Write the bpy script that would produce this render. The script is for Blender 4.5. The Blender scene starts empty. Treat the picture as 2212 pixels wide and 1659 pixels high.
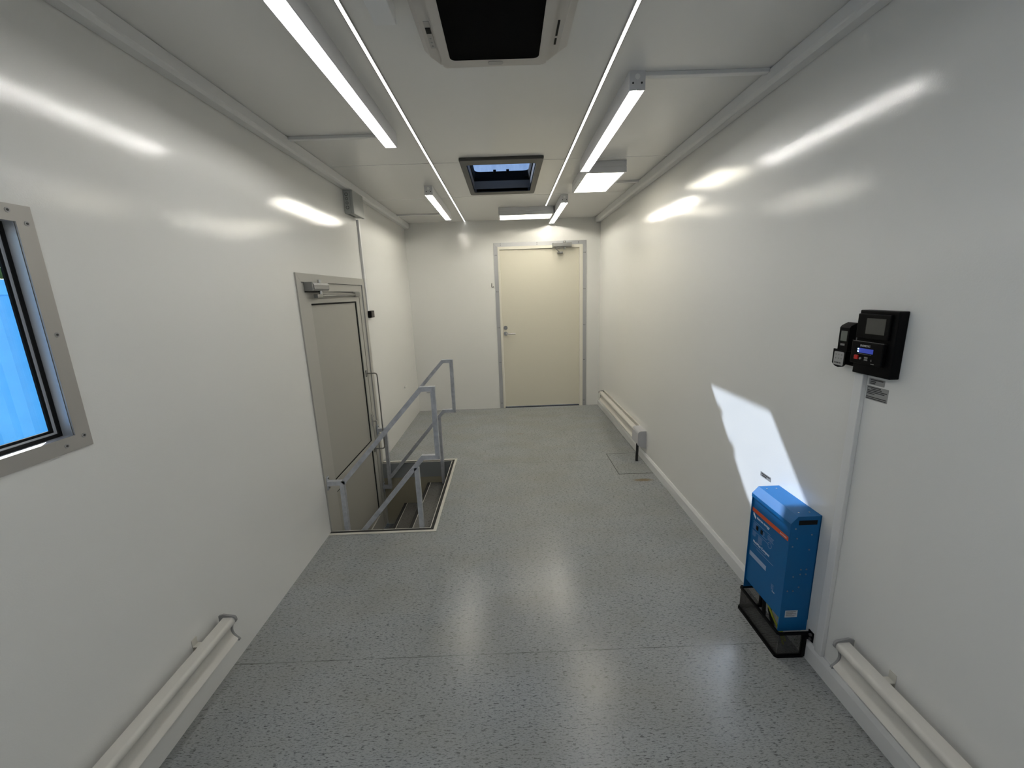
import bpy, bmesh, math, random
from mathutils import Vector, Matrix
random.seed(4)
S = bpy.context.scene
C = S.collection
# ------------------------------------------------------------------ camera, sky, sun, exposure
XL, XR, YD, H = -1.212, 1.181, 5.307, 2.368      # left wall, right wall, far wall, ceiling
YB = -2.40                                        # wall behind the camera
cam_d = bpy.data.cameras.new('camera'); cam = bpy.data.objects.new('camera', cam_d); C.objects.link(cam)
cam_d.sensor_width = 36; cam_d.lens = 14.4415; cam_d.clip_start = 0.02
cam.matrix_world = Matrix(((0.9993, 0.036937, -0.005969, 0), (-0.013814, 0.215948, -0.976307, 0),
                           (-0.034773, 0.975706, 0.216307, 1.5), (0, 0, 0, 1)))
S.camera = cam
W = bpy.data.worlds.new('world'); S.world = W; W.use_nodes = True
nt = W.node_tree; nt.nodes.clear()
wo = nt.nodes.new('ShaderNodeOutputWorld'); bg = nt.nodes.new('ShaderNodeBackground')
sky = nt.nodes.new('ShaderNodeTexSky'); sky.sky_type = 'NISHITA'; sky.sun_disc = False
sky.sun_elevation = math.radians(41); sky.sun_rotation = math.radians(-36); sky.ozone_density = 2.2
bg.inputs['Strength'].default_value = 0.20
nt.links.new(sky.outputs[0], bg.inputs[0]); nt.links.new(bg.outputs[0], wo.inputs[0])
sun_d = bpy.data.lights.new('sun', 'SUN'); sun = bpy.data.objects.new('sun', sun_d); C.objects.link(sun)
sun_d.energy = 15.0; sun_d.color = (1, 0.98, 0.95); sun_d.angle = math.radians(0.6)
sun.location = (-4, 6, 8)
SUN_DIR = Vector((1.0, -1.39, -1.50)).normalized()
sun.rotation_euler = SUN_DIR.to_track_quat('-Z', 'Y').to_euler()
vs = S.view_settings; vs.view_transform = 'Standard'; vs.look = 'None'; vs.gamma = 1.0; vs.exposure = 0.0
vs.use_curve_mapping = False
TUBE_NEAR, TUBE_FAR, TUBE_FILL, TUBE_SOFT, STRIP_E, PANEL_E = 102.0, 200.0, 205.0, 0.7, 3.0, 9.0
LIGHT_COL = (1.0, 0.985, 0.945)

# ------------------------------------------------------------------ materials
def mat(name, col, rough=0.5, metal=0.0, spec=0.5, emit=None, es=0.0, coat=0.0):
    m = bpy.data.materials.new(name); m.use_nodes = True
    b = m.node_tree.nodes['Principled BSDF']
    b.inputs['Base Color'].default_value = (*col, 1); b.inputs['Roughness'].default_value = rough
    b.inputs['Metallic'].default_value = metal; b.inputs['Specular IOR Level'].default_value = spec
    b.inputs['Coat Weight'].default_value = coat
    if emit: b.inputs['Emission Color'].default_value = (*emit, 1); b.inputs['Emission Strength'].default_value = es
    return m
def N(m, t, **kw):
    n = m.node_tree.nodes.new(t)
    for k, v in kw.items(): setattr(n, k, v)
    return n
def L(m, a, b): m.node_tree.links.new(a, b)
def bsdf(m): return m.node_tree.nodes['Principled BSDF']
def coords(m, scale=(1, 1, 1), rot=(0, 0, 0)):
    t = N(m, 'ShaderNodeTexCoord'); mp = N(m, 'ShaderNodeMapping')
    mp.inputs['Scale'].default_value = scale; mp.inputs['Rotation'].default_value = rot
    L(m, t.outputs['Object'], mp.inputs[0]); return mp.outputs[0]
def noise(m, vec, scale, detail=2, rough=0.5):
    n = N(m, 'ShaderNodeTexNoise'); n.inputs['Scale'].default_value = scale
    n.inputs['Detail'].default_value = detail; n.inputs['Roughness'].default_value = rough
    L(m, vec, n.inputs['Vector']); return n.outputs['Fac']
def bump(m, h, strength, dist=0.01):
    b = N(m, 'ShaderNodeBump'); b.inputs['Strength'].default_value = strength; b.inputs['Distance'].default_value = dist
    L(m, h, b.inputs['Height']); L(m, b.outputs[0], bsdf(m).inputs['Normal']); return b
def ramp(m, fac, stops):
    r = N(m, 'ShaderNodeValToRGB'); e = r.color_ramp.elements
    e[0].position, e[0].color = stops[0][0], (*stops[0][1], 1); e[1].position, e[1].color = stops[-1][0], (*stops[-1][1], 1)
    for p, c in stops[1:-1]:
        q = e.new(p); q.color = (*c, 1)
    L(m, fac, r.inputs[0]); return r.outputs[0]
def math_(m, op, a, b=None, c=None, clamp=False):
    n = N(m, 'ShaderNodeMath', operation=op); n.use_clamp = clamp
    for i, v in enumerate((a, b, c)):
        if v is None: continue
        if isinstance(v, (int, float)): n.inputs[i].default_value = v
        else: L(m, v, n.inputs[i])
    return n.outputs[0]
def mixc(m, fac, a, b):
    n = N(m, 'ShaderNodeMix', data_type='RGBA'); n.inputs[0].default_value = 0
    if isinstance(fac, (int, float)): n.inputs[0].default_value = fac
    else: L(m, fac, n.inputs[0])
    for i, v in ((6, a), (7, b)):
        if isinstance(v, tuple): n.inputs[i].default_value = (*v, 1)
        else: L(m, v, n.inputs[i])
    return n.outputs[2]

M_wall = mat('white_gelcoat_panel', (0.80, 0.795, 0.77), 0.095, spec=0.45)
v = coords(M_wall)
h1 = noise(M_wall, v, 230, 2, 0.6); h2 = noise(M_wall, v, 7, 2, 0.5)
bump(M_wall, math_(M_wall, 'ADD', h1, math_(M_wall, 'MULTIPLY', h2, 1.6)), 0.6, 0.00034)
M_ceil = mat('white_ceiling_panel', (0.77, 0.765, 0.745), 0.20, spec=0.45)
v = coords(M_ceil); bump(M_ceil, noise(M_ceil, v, 150, 2, 0.6), 0.4, 0.0003)
M_trunk = mat('grey_white_plastic_trunking', (0.76, 0.76, 0.755), 0.38)
M_heat = mat('cream_enamel', (0.66, 0.635, 0.585), 0.42)
v = coords(M_heat); bump(M_heat, noise(M_heat, v, 400, 2), 0.08, 0.001)
M_heatcap = mat('grey_end_plastic', (0.27, 0.27, 0.27), 0.5)
M_heatbox = mat('light_grey_plastic', (0.52, 0.52, 0.54), 0.45)
M_alu = mat('brushed_aluminium', (0.50, 0.505, 0.52), 0.42, metal=0.55)
v = coords(M_alu, (30, 30, 600)); bump(M_alu, noise(M_alu, v, 1.0, 3), 0.05, 0.001)
M_steel = mat('galvanised_steel_tube', (0.45, 0.47, 0.51), 0.36, metal=0.45)
v = coords(M_steel); L(M_steel, ramp(M_steel, noise(M_steel, v, 25, 4, 0.6), [(0.3, (0.46, 0.48, 0.53)), (0.7, (0.62, 0.64, 0.69))]), bsdf(M_steel).inputs['Base Color'])
M_chrome = mat('chrome', (0.62, 0.62, 0.62), 0.18, metal=1.0)
M_dsteel = mat('dull_steel', (0.28, 0.28, 0.27), 0.4, metal=0.8)
M_silver = mat('silver_paint', (0.27, 0.27, 0.265), 0.35, metal=0.3)
M_sdoor = mat('grey_powder_coat', (0.43, 0.42, 0.385), 0.42)
M_sdoorpanel = mat('grey_door_sheet', (0.37, 0.36, 0.325), 0.40)
M_gasket = mat('black_rubber', (0.007, 0.007, 0.007), 0.7, spec=0.15)
M_cream = mat('cream_door_paint', (0.70, 0.665, 0.56), 0.40)
v = coords(M_cream); bump(M_cream, noise(M_cream, v, 90, 2), 0.15, 0.0008)
M_casing = mat('cream_casing_paint', (0.76, 0.73, 0.64), 0.35)
M_black = mat('black_plastic', (0.003, 0.003, 0.0035), 0.45, spec=0.08)
M_blackm = mat('black_matt', (0.006, 0.006, 0.006), 0.7, spec=0.2)
M_beige = mat('warm_white_plastic', (0.55, 0.52, 0.48), 0.45)
M_beige2 = mat('warm_grey_plastic', (0.42, 0.40, 0.375), 0.5)
M_hatchf = mat('dark_grey_hatch_plastic', (0.055, 0.054, 0.050), 0.5)
M_neck = mat('grey_hatch_shaft', (0.17, 0.17, 0.175), 0.5)
M_lens = mat('lit_lens', (0.22, 0.22, 0.22), 0.4, emit=LIGHT_COL, es=TUBE_SOFT)
M_tube = mat('lit_led_tube', (0.8, 0.8, 0.8), 0.4, emit=LIGHT_COL, es=TUBE_NEAR)
M_tubefill = mat('lit_led_tube_cool', (0.8, 0.8, 0.8), 0.4, emit=(0.93, 0.97, 1.0), es=TUBE_FILL)  # cool glow for the added fill battens above the camera
M_tubefar = mat('lit_led_tube_warm', (0.8, 0.8, 0.8), 0.4, emit=(1.0, 0.96, 0.84), es=TUBE_FAR)
M_strip = mat('lit_led_strip', (0.8, 0.8, 0.8), 0.4, emit=LIGHT_COL, es=STRIP_E)
M_panel = mat('lit_panel_diffuser', (0.8, 0.8, 0.8), 0.4, emit=(1.0, 0.93, 0.76), es=PANEL_E)
M_lamp = mat('lamp_housing_white', (0.66, 0.66, 0.67), 0.40)
M_lampin = mat('lamp_reflector_white', (0.85, 0.85, 0.84), 0.3)
M_box = mat('grey_junction_box', (0.43, 0.445, 0.43), 0.5)
M_boxd = mat('dark_grey_knockout', (0.11, 0.115, 0.112), 0.5)
M_sill = mat('silver_label', (0.30, 0.30, 0.295), 0.45)
M_ink = mat('black_ink', (0.03, 0.03, 0.03), 0.6)
M_whiteink = mat('white_print', (0.72, 0.76, 0.85), 0.5)
M_paleink = mat('pale_blue_print', (0.30, 0.38, 0.55), 0.5)
M_dashgrey = mat('grey_print', (0.22, 0.22, 0.21), 0.5)
M_label = mat('white_label', (0.62, 0.66, 0.72), 0.5)
M_blue = mat('blue_powder_coat', (0.004, 0.112, 0.31), 0.42, spec=0.25)
v = coords(M_blue); bump(M_blue, noise(M_blue, v, 900, 1), 0.12, 0.0004)
M_orange = mat('orange_stripe', (0.62, 0.075, 0.012), 0.45)
M_red = mat('red_button', (0.50, 0.01, 0.012), 0.4)
M_lcd = mat('blue_display', (0.02, 0.03, 0.2), 0.3, emit=(0.03, 0.06, 0.42), es=0.55)
M_led = mat('display_glow', (0.3, 0.5, 0.8), 0.3, emit=(0.45, 0.75, 1.0), es=2.5)
M_screen = mat('grey_screen', (0.055, 0.056, 0.052), 0.12)
M_lcdgrey = mat('grey_green_display', (0.13, 0.145, 0.125), 0.3)
M_keypad = mat('pale_grey_card', (0.34, 0.34, 0.33), 0.5)
M_cable = mat('black_cable', (0.008, 0.008, 0.008), 0.5)
M_yellow = mat('yellow_green_cable', (0.42, 0.46, 0.04), 0.5)
M_creamtrim = mat('cream_metal_edging', (0.62, 0.60, 0.54), 0.45)
M_blackstrip = mat('black_grip_strip', (0.020, 0.019, 0.018), 0.85)
M_welldark = mat('beige_well_panel', (0.33, 0.30, 0.22), 0.5)
M_wellgrey = mat('grey_well_metal', (0.30, 0.32, 0.33), 0.4, metal=0.4)

# speckled vinyl floor: flecks stretched along the width of the room
def vinyl(name, joints=True, kb=(1, 1, 1)):
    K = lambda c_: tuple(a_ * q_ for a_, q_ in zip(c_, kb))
    m = mat(name, (0.2, 0.2, 0.2), 0.235, spec=0.42)
    v = coords(m)
    base = ramp(m, noise(m, v, 5, 3, 0.6), [(0.3, K((0.310, 0.326, 0.335))), (0.7, K((0.345, 0.358, 0.363)))])
    d = noise(m, coords(m, (48, 190, 60)), 1.0, 3, 0.62)
    dm = ramp(m, d, [(0.575, (0, 0, 0)), (0.625, (1, 1, 1))])
    d2 = noise(m, coords(m, (95, 330, 60)), 1.0, 3, 0.62)
    dm2 = ramp(m, d2, [(0.52, (0, 0, 0)), (0.62, (1, 1, 1))])
    w = noise(m, coords(m, (90, 240, 50)), 1.0, 2, 0.5)
    wm = ramp(m, w, [(0.735, (0, 0, 0)), (0.76, (1, 1, 1))])
    c = mixc(m, math_(m, 'MULTIPLY', dm2, 0.6), base, K((0.13, 0.138, 0.146)))
    c = mixc(m, math_(m, 'MULTIPLY', dm, 0.8), c, K((0.058, 0.061, 0.068)))
    c = mixc(m, math_(m, 'MULTIPLY', wm, 0.8), c, (0.5, 0.5, 0.48))
    # warm dirt film
    dirt = ramp(m, noise(m, coords(m, (1.1, 2.2, 1)), 2.0, 3, 0.5), [(0.40, (0, 0, 0)), (0.80, (1, 1, 1))])
    c = mixc(m, math_(m, 'MULTIPLY', dirt, 0.40), c, K((0.26, 0.245, 0.20)))
    if joints:
        sp = N(m, 'ShaderNodeSeparateXYZ'); L(m, v, sp.inputs[0]); X, Y = sp.outputs[0], sp.outputs[1]
        dn = noise(m, coords(m, (6, 1, 1)), 1.0, 3, 0.7)
        for y0, lo in ((1.463, 0.52), (3.468, 0.50)):
            a = math_(m, 'ABSOLUTE', math_(m, 'SUBTRACT', Y, y0))
            ln = math_(m, 'SUBTRACT', 1.0, math_(m, 'DIVIDE', a, 0.0035), clamp=True)
            amt = math_(m, 'MULTIPLY_ADD', dn, 2.2, -0.62, clamp=True)
            c = mixc(m, math_(m, 'MULTIPLY', ln, amt), c, (0.035, 0.033, 0.03))
        # brown stain beside the floor hatch, rust spot in the aisle
        for cx, cy, rx, ry, col, k in ((1.045, 3.037, 0.085, 0.028, (0.20, 0.125, 0.045), 0.75), (0.09, 4.25, 0.05, 0.012, (0.25, 0.10, 0.05), 0.35)):
            ex = math_(m, 'DIVIDE', math_(m, 'SUBTRACT', X, cx), rx); ey = math_(m, 'DIVIDE', math_(m, 'SUBTRACT', Y, cy), ry)
            r2 = math_(m, 'ADD', math_(m, 'MULTIPLY', ex, ex), math_(m, 'MULTIPLY', ey, ey))
            nn = noise(m, v, 35, 3, 0.6)
            s = math_(m, 'MULTIPLY', math_(m, 'SUBTRACT', math_(m, 'ADD', 0.65, nn), r2, clamp=True), k, clamp=True)
            c = mixc(m, s, c, col)
    L(m, c, bsdf(m).inputs['Base Color'])
    bump(m, noise(m, v, 300, 2), 0.12, 0.0008)
    return m
M_floor = vinyl('speckled_grey_vinyl')
M_tread = vinyl('speckled_grey_vinyl_dark', False, (.48, .45, .42))  # floor vinyl with its colours scaled darker and browner

def glassy(name, tint, gloss=0.06):
    m = bpy.data.materials.new(name); m.use_nodes = True; n = m.node_tree; n.nodes.clear()
    o = n.nodes.new('ShaderNodeOutputMaterial'); t = n.nodes.new('ShaderNodeBsdfTransparent'); g = n.nodes.new('ShaderNodeBsdfGlossy')
    x = n.nodes.new('ShaderNodeMixShader'); t.inputs[0].default_value = (*tint, 1); g.inputs['Roughness'].default_value = 0.02
    x.inputs[0].default_value = gloss
    n.links.new(t.outputs[0], x.inputs[1]); n.links.new(g.outputs[0], x.inputs[2]); n.links.new(x.outputs[0], o.inputs[0]); return m
M_glass = glassy('window_glass', (0.93, 0.96, 0.97), 0.05)
M_dome = glassy('clear_acrylic_dome', (0.86, 0.92, 0.97), 0.03)
# slightly streaked acrylic
_t = [n for n in M_dome.node_tree.nodes if n.type == 'BSDF_TRANSPARENT'][0]
_v = coords(M_dome, (30, 9, 9)); L(M_dome, ramp(M_dome, noise(M_dome, _v, 1.0, 4, 0.6), [(0.35, (0.29, 0.345, 0.435)), (0.65, (0.335, 0.39, 0.48))]), _t.inputs[0])

def mesh_sheet(name, cell, col, a, b):
    """perforated metal: round holes as real transparency, laid out in the sheet's own coordinates"""
    m = mat(name, col, 0.5, metal=0.3); n = m.node_tree
    t = N(m, 'ShaderNodeTexCoord'); sp = N(m, 'ShaderNodeSeparateXYZ'); L(m, t.outputs['Object'], sp.inputs[0])
    U, V = sp.outputs[a], sp.outputs[b]
    k = 2 * math.pi / cell
    s = math_(m, 'MULTIPLY', math_(m, 'SINE', math_(m, 'MULTIPLY', math_(m, 'ADD', U, V), k / 1.4)), math_(m, 'SINE', math_(m, 'MULTIPLY', math_(m, 'SUBTRACT', U, V), k / 1.4)))
    h = math_(m, 'GREATER_THAN', math_(m, 'ABSOLUTE', s), 0.36)
    tr = N(m, 'ShaderNodeBsdfTransparent'); mx = N(m, 'ShaderNodeMixShader')
    out = [q for q in n.nodes if q.type == 'OUTPUT_MATERIAL'][0]
    L(m, h, mx.inputs[0]); L(m, bsdf(m).outputs[0], mx.inputs[1]); L(m, tr.outputs[0], mx.inputs[2]); L(m, mx.outputs[0], out.inputs[0])
    return m
M_meshyz = mesh_sheet('perforated_metal_front', 0.0075, (0.035, 0.034, 0.032), 1, 2)
M_meshxz = mesh_sheet('perforated_metal_side', 0.0075, (0.035, 0.034, 0.032), 0, 2)
M_grille = mat('black_mesh_grille', (0.004, 0.004, 0.004), 0.9, spec=0.04)
_v = coords(M_grille, (1, 1, 1), (0, 0, 0.785)); _c = N(M_grille, 'ShaderNodeTexChecker'); _c.inputs['Scale'].default_value = 260
L(M_grille, _v, _c.inputs['Vector']); bump(M_grille, _c.outputs['Fac'], 0.6, 0.002)

# ------------------------------------------------------------------ geometry helpers
def BM(): return bmesh.new()
def bx(bm, x0, x1, y0, y1, z0, z1, bev=0.0, seg=2):
    t = bmesh.new(); bmesh.ops.create_cube(t, size=1)
    for v_ in t.verts: v_.co = Vector(((x0 + x1) / 2 + v_.co.x * (x1 - x0), (y0 + y1) / 2 + v_.co.y * (y1 - y0), (z0 + z1) / 2 + v_.co.z * (z1 - z0)))
    if bev: bmesh.ops.bevel(t, geom=t.edges[:], offset=bev, segments=seg, affect='EDGES', profile=0.5)
    join(bm, t); return bm
def join(bm, t):
    me = bpy.data.meshes.new('tmp'); t.to_mesh(me); t.free(); bm.from_mesh(me); bpy.data.meshes.remove(me)
def cyl(bm, p0, p1, r0, r1=None, seg=20):
    p0, p1 = Vector(p0), Vector(p1); r1 = r0 if r1 is None else r1
    t = bmesh.new(); d = p1 - p0
    bmesh.ops.create_cone(t, cap_ends=True, segments=seg, radius1=r0, radius2=r1, depth=d.length)
    bmesh.ops.transform(t, matrix=Matrix.Translation((p0 + p1) / 2) @ d.to_track_quat('Z', 'Y').to_matrix().to_4x4(), verts=t.verts)
    join(bm, t); return bm
def prism(bm, pts, axis, a0, a1):
    """pts: polygon in the two axes other than `axis` (order x,y,z); extruded a0..a1"""
    t = bmesh.new()
    def P(p, a): return {'x': (a, p[0], p[1]), 'y': (p[0], a, p[1]), 'z': (p[0], p[1], a)}[axis]
    A = [t.verts.new(P(p, a0)) for p in pts]; B = [t.verts.new(P(p, a1)) for p in pts]
    t.faces.new(A); t.faces.new(B[::-1]); n = len(pts)
    for i in range(n): t.faces.new((A[i], B[i], B[(i + 1) % n], A[(i + 1) % n]))
    bmesh.ops.recalc_face_normals(t, faces=t.faces); join(bm, t); return bm
def path_tube(bm, pts, r, seg=12, square=False, up=Vector((0, 1, 0))):
    """mitred tube through pts (round, or square of side 2r lying in a plane whose normal is `up`)"""
    pts = [Vector(p) for p in pts]; t = bmesh.new(); rings = []
    prof = [(-r, -r), (r, -r), (r, r), (-r, r)] if square else [(r * math.cos(2 * math.pi * k / seg), r * math.sin(2 * math.pi * k / seg)) for k in range(seg)]
    for i, p in enumerate(pts):
        a = (p - pts[i - 1]).normalized() if i else None; b = (pts[i + 1] - p).normalized() if i < len(pts) - 1 else None
        tg = (a + b).normalized() if (a and b) else (a or b)
        u = up.copy(); u = (u - tg * u.dot(tg))
        if u.length < 1e-4: u = Vector((1, 0, 0)) - tg * tg.x
        u.normalize(); s = tg.cross(u)
        k = 1.0 / max(0.3, (a.dot(tg))) if (a and b) else 1.0
        rings.append([t.verts.new(p + s * (q[0] * k) + u * q[1]) for q in prof])
    n = len(prof)
    for i in range(len(rings) - 1):
        for j in range(n): t.faces.new((rings[i][j], rings[i][(j + 1) % n], rings[i + 1][(j + 1) % n], rings[i + 1][j]))
    t.faces.new(rings[0][::-1]); t.faces.new(rings[-1]); bmesh.ops.recalc_face_normals(t, faces=t.faces)
    join(bm, t); return bm
def arc(c, r, a0, a1, n): return [(c[0] + r * math.cos(math.radians(a0 + (a1 - a0) * k / n)), c[1] + r * math.sin(math.radians(a0 + (a1 - a0) * k / n))) for k in range(n + 1)]
def rrect(x0, x1, y0, y1, r, n=5):
    return arc((x1 - r, y1 - r), r, 0, 90, n) + arc((x0 + r, y1 - r), r, 90, 180, n) + arc((x0 + r, y0 + r), r, 180, 270, n) + arc((x1 - r, y0 + r), r, 270, 360, n)

ORG = {}
def obj(name, bm, m, parent=None, smooth=False, loc=None, label=None):
    me = bpy.data.meshes.new(name)
    if parent is not None: off = ORG[parent.name]
    else:
        if loc is None:
            xs = [v_.co for v_ in bm.verts]
            loc = (sum((min(c.x for c in xs), max(c.x for c in xs))) / 2, sum((min(c.y for c in xs), max(c.y for c in xs))) / 2, min(c.z for c in xs))
        off = Vector(loc)
    bmesh.ops.translate(bm, verts=bm.verts, vec=-Vector(off))
    bm.to_mesh(me); bm.free(); me.materials.append(m)
    if smooth:
        for p in me.polygons: p.use_smooth = True
        wn = True
        try: me.set_sharp_from_angle(angle=math.radians(35))
        except Exception: pass
    o = bpy.data.objects.new(name, me); C.objects.link(o)
    if smooth: w_ = o.modifiers.new('weighted', 'WEIGHTED_NORMAL'); w_.keep_sharp = True
    if parent is not None: o.parent = parent
    else: o.location = off
    ORG[o.name] = Vector(off)
    if label: o['label'] = label
    return o
def tag(o, label, cat, group=None):
    o['label'] = label; o['category'] = cat
    if group: o['group'] = group
    return o
def thing(name, label, cat, loc, group=None):
    o = bpy.data.objects.new(name, None); C.objects.link(o); o.location = loc; o.empty_display_size = 0.05
    ORG[o.name] = Vector(loc); return tag(o, label, cat, group)
def struct(name, bm, m, loc=(0, 0, 0)):
    o = obj(name, bm, m, loc=loc); o['kind'] = 'structure'; return o
def struct_root(name, loc=(0, 0, 0)):
    o = bpy.data.objects.new(name, None); C.objects.link(o); o.location = loc; o.empty_display_size = 0.05
    ORG[o.name] = Vector(loc); o['kind'] = 'structure'; return o
def copy_tree(o, loc, label, group=None):
    c = o.copy(); C.objects.link(c); c.location = loc; ORG[c.name] = Vector(loc); c['label'] = label
    if group: c['group'] = group
    for ch in list(o.children):
        d = ch.copy(); C.objects.link(d); d.parent = c
        for g in list(ch.children):
            e = g.copy(); C.objects.link(e); e.parent = d
    return c
def text(s, size, org, ux, uy, m, parent, name='lettering', bold=0.0, label=None):
    """flat raised lettering: origin org, reading direction ux, up uy"""
    cu = bpy.data.curves.new('t', 'FONT'); cu.body = s; cu.size = size; cu.extrude = 0.00025; cu.offset = bold
    o = bpy.data.objects.new('t', cu); C.objects.link(o)
    me = bpy.data.meshes.new_from_object(o.evaluated_get(bpy.context.evaluated_depsgraph_get()))
    bpy.data.objects.remove(o); bpy.data.curves.remove(cu)
    ux, uy = Vector(ux), Vector(uy); uz = ux.cross(uy)
    R = Matrix((ux, uy, uz)).transposed().to_4x4()
    me.transform(Matrix.Translation(org) @ R)
    bm = BM(); bm.from_mesh(me); bpy.data.meshes.remove(me)
    return obj(name, bm, m, parent, label=label)
RY, UP = (0, -1, 0), (0, 0, 1)       # reading direction / up on the right-hand wall

# ------------------------------------------------------------------ room shell
T = 0.045
WY0, WY1, WZ0, WZ1 = -0.10, 1.098, 1.156, 1.719     # clear opening of the left window
DY0, DY1, DZ1, DZ0 = 2.47, 3.59, 1.64, -0.62       # side door opening
WEX0, WEX1, WEY0, WEY1 = XL, -0.558, 2.462, 3.572  # stairwell opening
b = BM()
for y0, y1, z0, z1 in ((YB, WY0, -0.06, H), (WY0, WY1, -0.06, WZ0), (WY0, WY1, WZ1, H), (WY1, DY0, -0.06, H), (DY0, DY1, DZ1, H), (DY1, YD, -0.06, H)):
    bx(b, XL - T, XL, y0, y1, z0, z1)
struct('wall_left', b, M_wall)
struct('wall_right', bx(BM(), XR, XR + T, YB, YD, -0.06, H), M_wall)
FX0, FX1, FZ1 = -0.10, 0.965, 2.065                # far door opening
b = BM()
bx(b, XL - T, FX0, YD, YD + T, -0.06, H); bx(b, FX1, XR + T, YD, YD + T, -0.06, H); bx(b, FX0, FX1, YD, YD + T, FZ1, H)
struct('wall_far', b, M_wall)
struct('wall_near', bx(BM(), XL - T, XR + T, YB - T, YB, -0.06, H), M_wall)
HX0, HX1, HY0, HY1 = -0.242, 0.240, 3.025, 3.805   # roof hatch opening
b = BM(); ZT = 2.455
for x0, x1, y0, y1 in ((XL - T, XR + T, YB - T, HY0), (XL - T, XR + T, HY1, YD + T), (XL - T, HX0, HY0, HY1), (HX1, XR + T, HY0, HY1)):
    bx(b, x0, x1, y0, y1, H, ZT)
struct('ceiling', b, M_ceil)
b = BM()
for x0, x1, y0, y1 in ((XL - T, XR + T, YB - T, WEY0), (XL - T, XR + T, WEY1, YD + T), (WEX1, XR + T, WEY0, WEY1)):
    bx(b, x0, x1, y0, y1, -0.06, 0)
struct('floor', b, M_floor)
# ceiling joints (a fine sealed line across the ceiling)
for n_, y in enumerate((3.02, 4.03)):
    struct('trim_%d' % (n_ + 8), bx(BM(), XL + 0.06, XR - 0.06, y, y + 0.004, H - 0.0012, H), M_trunk)
# cornice trunking with its rounded lower lip
def cornice(x, s):
    p = [(x, H), (x, H - 0.058), (x + s * 0.006, H - 0.062), (x + s * 0.046, H - 0.062), (x + s * 0.058, H - 0.052), (x + s * 0.060, H - 0.045), (x + s * 0.060, H - 0.004), (x + s * 0.056, H - 0.004), (x + s * 0.056, H)]
    return prism(BM(), p, 'y', YB, YD)
struct('trim_1', cornice(XL, 1), M_trunk); struct('trim_2', cornice(XR, -1), M_trunk)
# baseboard (right wall), stopped either side of the inverter bracket
p = [(XR, 0), (XR - 0.015, 0), (XR - 0.015, 0.062), (XR - 0.010, 0.072), (XR - 0.006, 0.080), (XR, 0.080)]
struct('baseboard_right', prism(BM(), p, 'y', YB, YD), M_trunk)
# stairwell walls
b = BM(); ZW = -0.62
bx(b, XL - T, WEX1 + 0.04, WEY1, WEY1 + 0.04, ZW, -0.062); bx(b, XL - T, WEX1 + 0.04, WEY0 - 0.04, WEY0, ZW, -0.062)
bx(b, WEX1, WEX1 + 0.04, WEY0, WEY1, ZW, -0.062)
struct('wall_stairwell', b, M_welldark)
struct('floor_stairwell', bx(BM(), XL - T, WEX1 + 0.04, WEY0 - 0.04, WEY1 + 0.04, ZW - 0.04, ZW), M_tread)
b = BM()
bx(b, XL, WEX1, WEY1 - 0.004, WEY1, -0.145, -0.001); bx(b, XL, WEX1, WEY0, WEY0 + 0.004, -0.145, -0.001); bx(b, WEX1 - 0.004, WEX1, WEY0 + .004, WEY1 - .004, -0.145, -0.001)
struct('trim_3', b, M_wellgrey)
# stairwell edging: cream angle outside, black grip strip, thin bright inner lip
EX, EY0, EY1 = -0.514, 2.413, 3.615
e = struct_root('trim_4', (XL, 2.45, 0))
def ring3(o, i):     # U-shaped ring open to the left wall between offsets o (outer) and i (inner)
    b = BM()
    bx(b, XL, EX - o, EY0 + o, EY0 + i, 0, 0.004); bx(b, XL, EX - o, EY1 - i, EY1 - o, 0, 0.004); bx(b, EX - i, EX - o, EY0 + i, EY1 - i, 0, 0.004); return b
obj('edge_strip', ring3(0, 0.0205), M_creamtrim, e); obj('grip_strip', ring3(0.0205, 0.041), M_blackstrip, e); obj('inner_lip', ring3(0.041, 0.046), M_creamtrim, e)

# ------------------------------------------------------------------ steps in the stairwell
st = thing('staircase', 'steps down to the side door inside the floor opening, black strips on the treads', 'stairs', (-0.8, 3.0, ZW))
for x0, x1, z in ((-0.800, -0.5625, -0.205), (-1.035, -0.800, -0.405)):
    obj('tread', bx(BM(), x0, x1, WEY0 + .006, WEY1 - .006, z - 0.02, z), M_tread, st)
    g = obj('grip_strip', bx(BM(), x0 + 0.002, x0 + 0.028, WEY0 + .01, WEY1 - .01, z + 0.0005, z + 0.003), M_blackstrip, st)
    obj('nosing', bx(BM(), x0 + 0.028, x0 + 0.032, WEY0 + .01, WEY1 - .01, z + 0.0005, z + 0.003), M_creamtrim, st)
    obj('riser', bx(BM(), x0 + 0.004, x0 + 0.02, WEY0 + .006, WEY1 - .006, z - 0.21, z - 0.021), M_welldark, st)

# ------------------------------------------------------------------ side door (left wall)
d = struct_root('door_2', (XL, 3.0, -0.55))
X0 = XL
b = BM()      # architrave, mitred look: three bars
prism(b, [(2.450, -0.60), (2.503, -0.60), (2.503, 1.606), (2.450, 1.658)], 'x', X0 - .001, X0 + .009)
prism(b, [(3.606, -0.60), (3.553, -0.60), (3.553, 1.606), (3.606, 1.658)], 'x', X0 - .001, X0 + .009)
prism(b, [(2.451, 1.658), (3.605, 1.658), (3.553, 1.607), (2.503, 1.607)], 'x', X0 - .001, X0 + .009)
obj('door_casing', b, M_sdoor, d)
b = BM()
bx(b, X0 - .03, X0 - .001, 2.505, 2.552, -0.60, 1.604); bx(b, X0 - .03, X0 - .001, 3.486, 3.551, -0.60, 1.604); bx(b, X0 - .03, X0 - .001, 2.552, 3.486, 1.553, 1.604)
obj('door_frame', b, M_sdoor, d)
b = BM()
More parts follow.
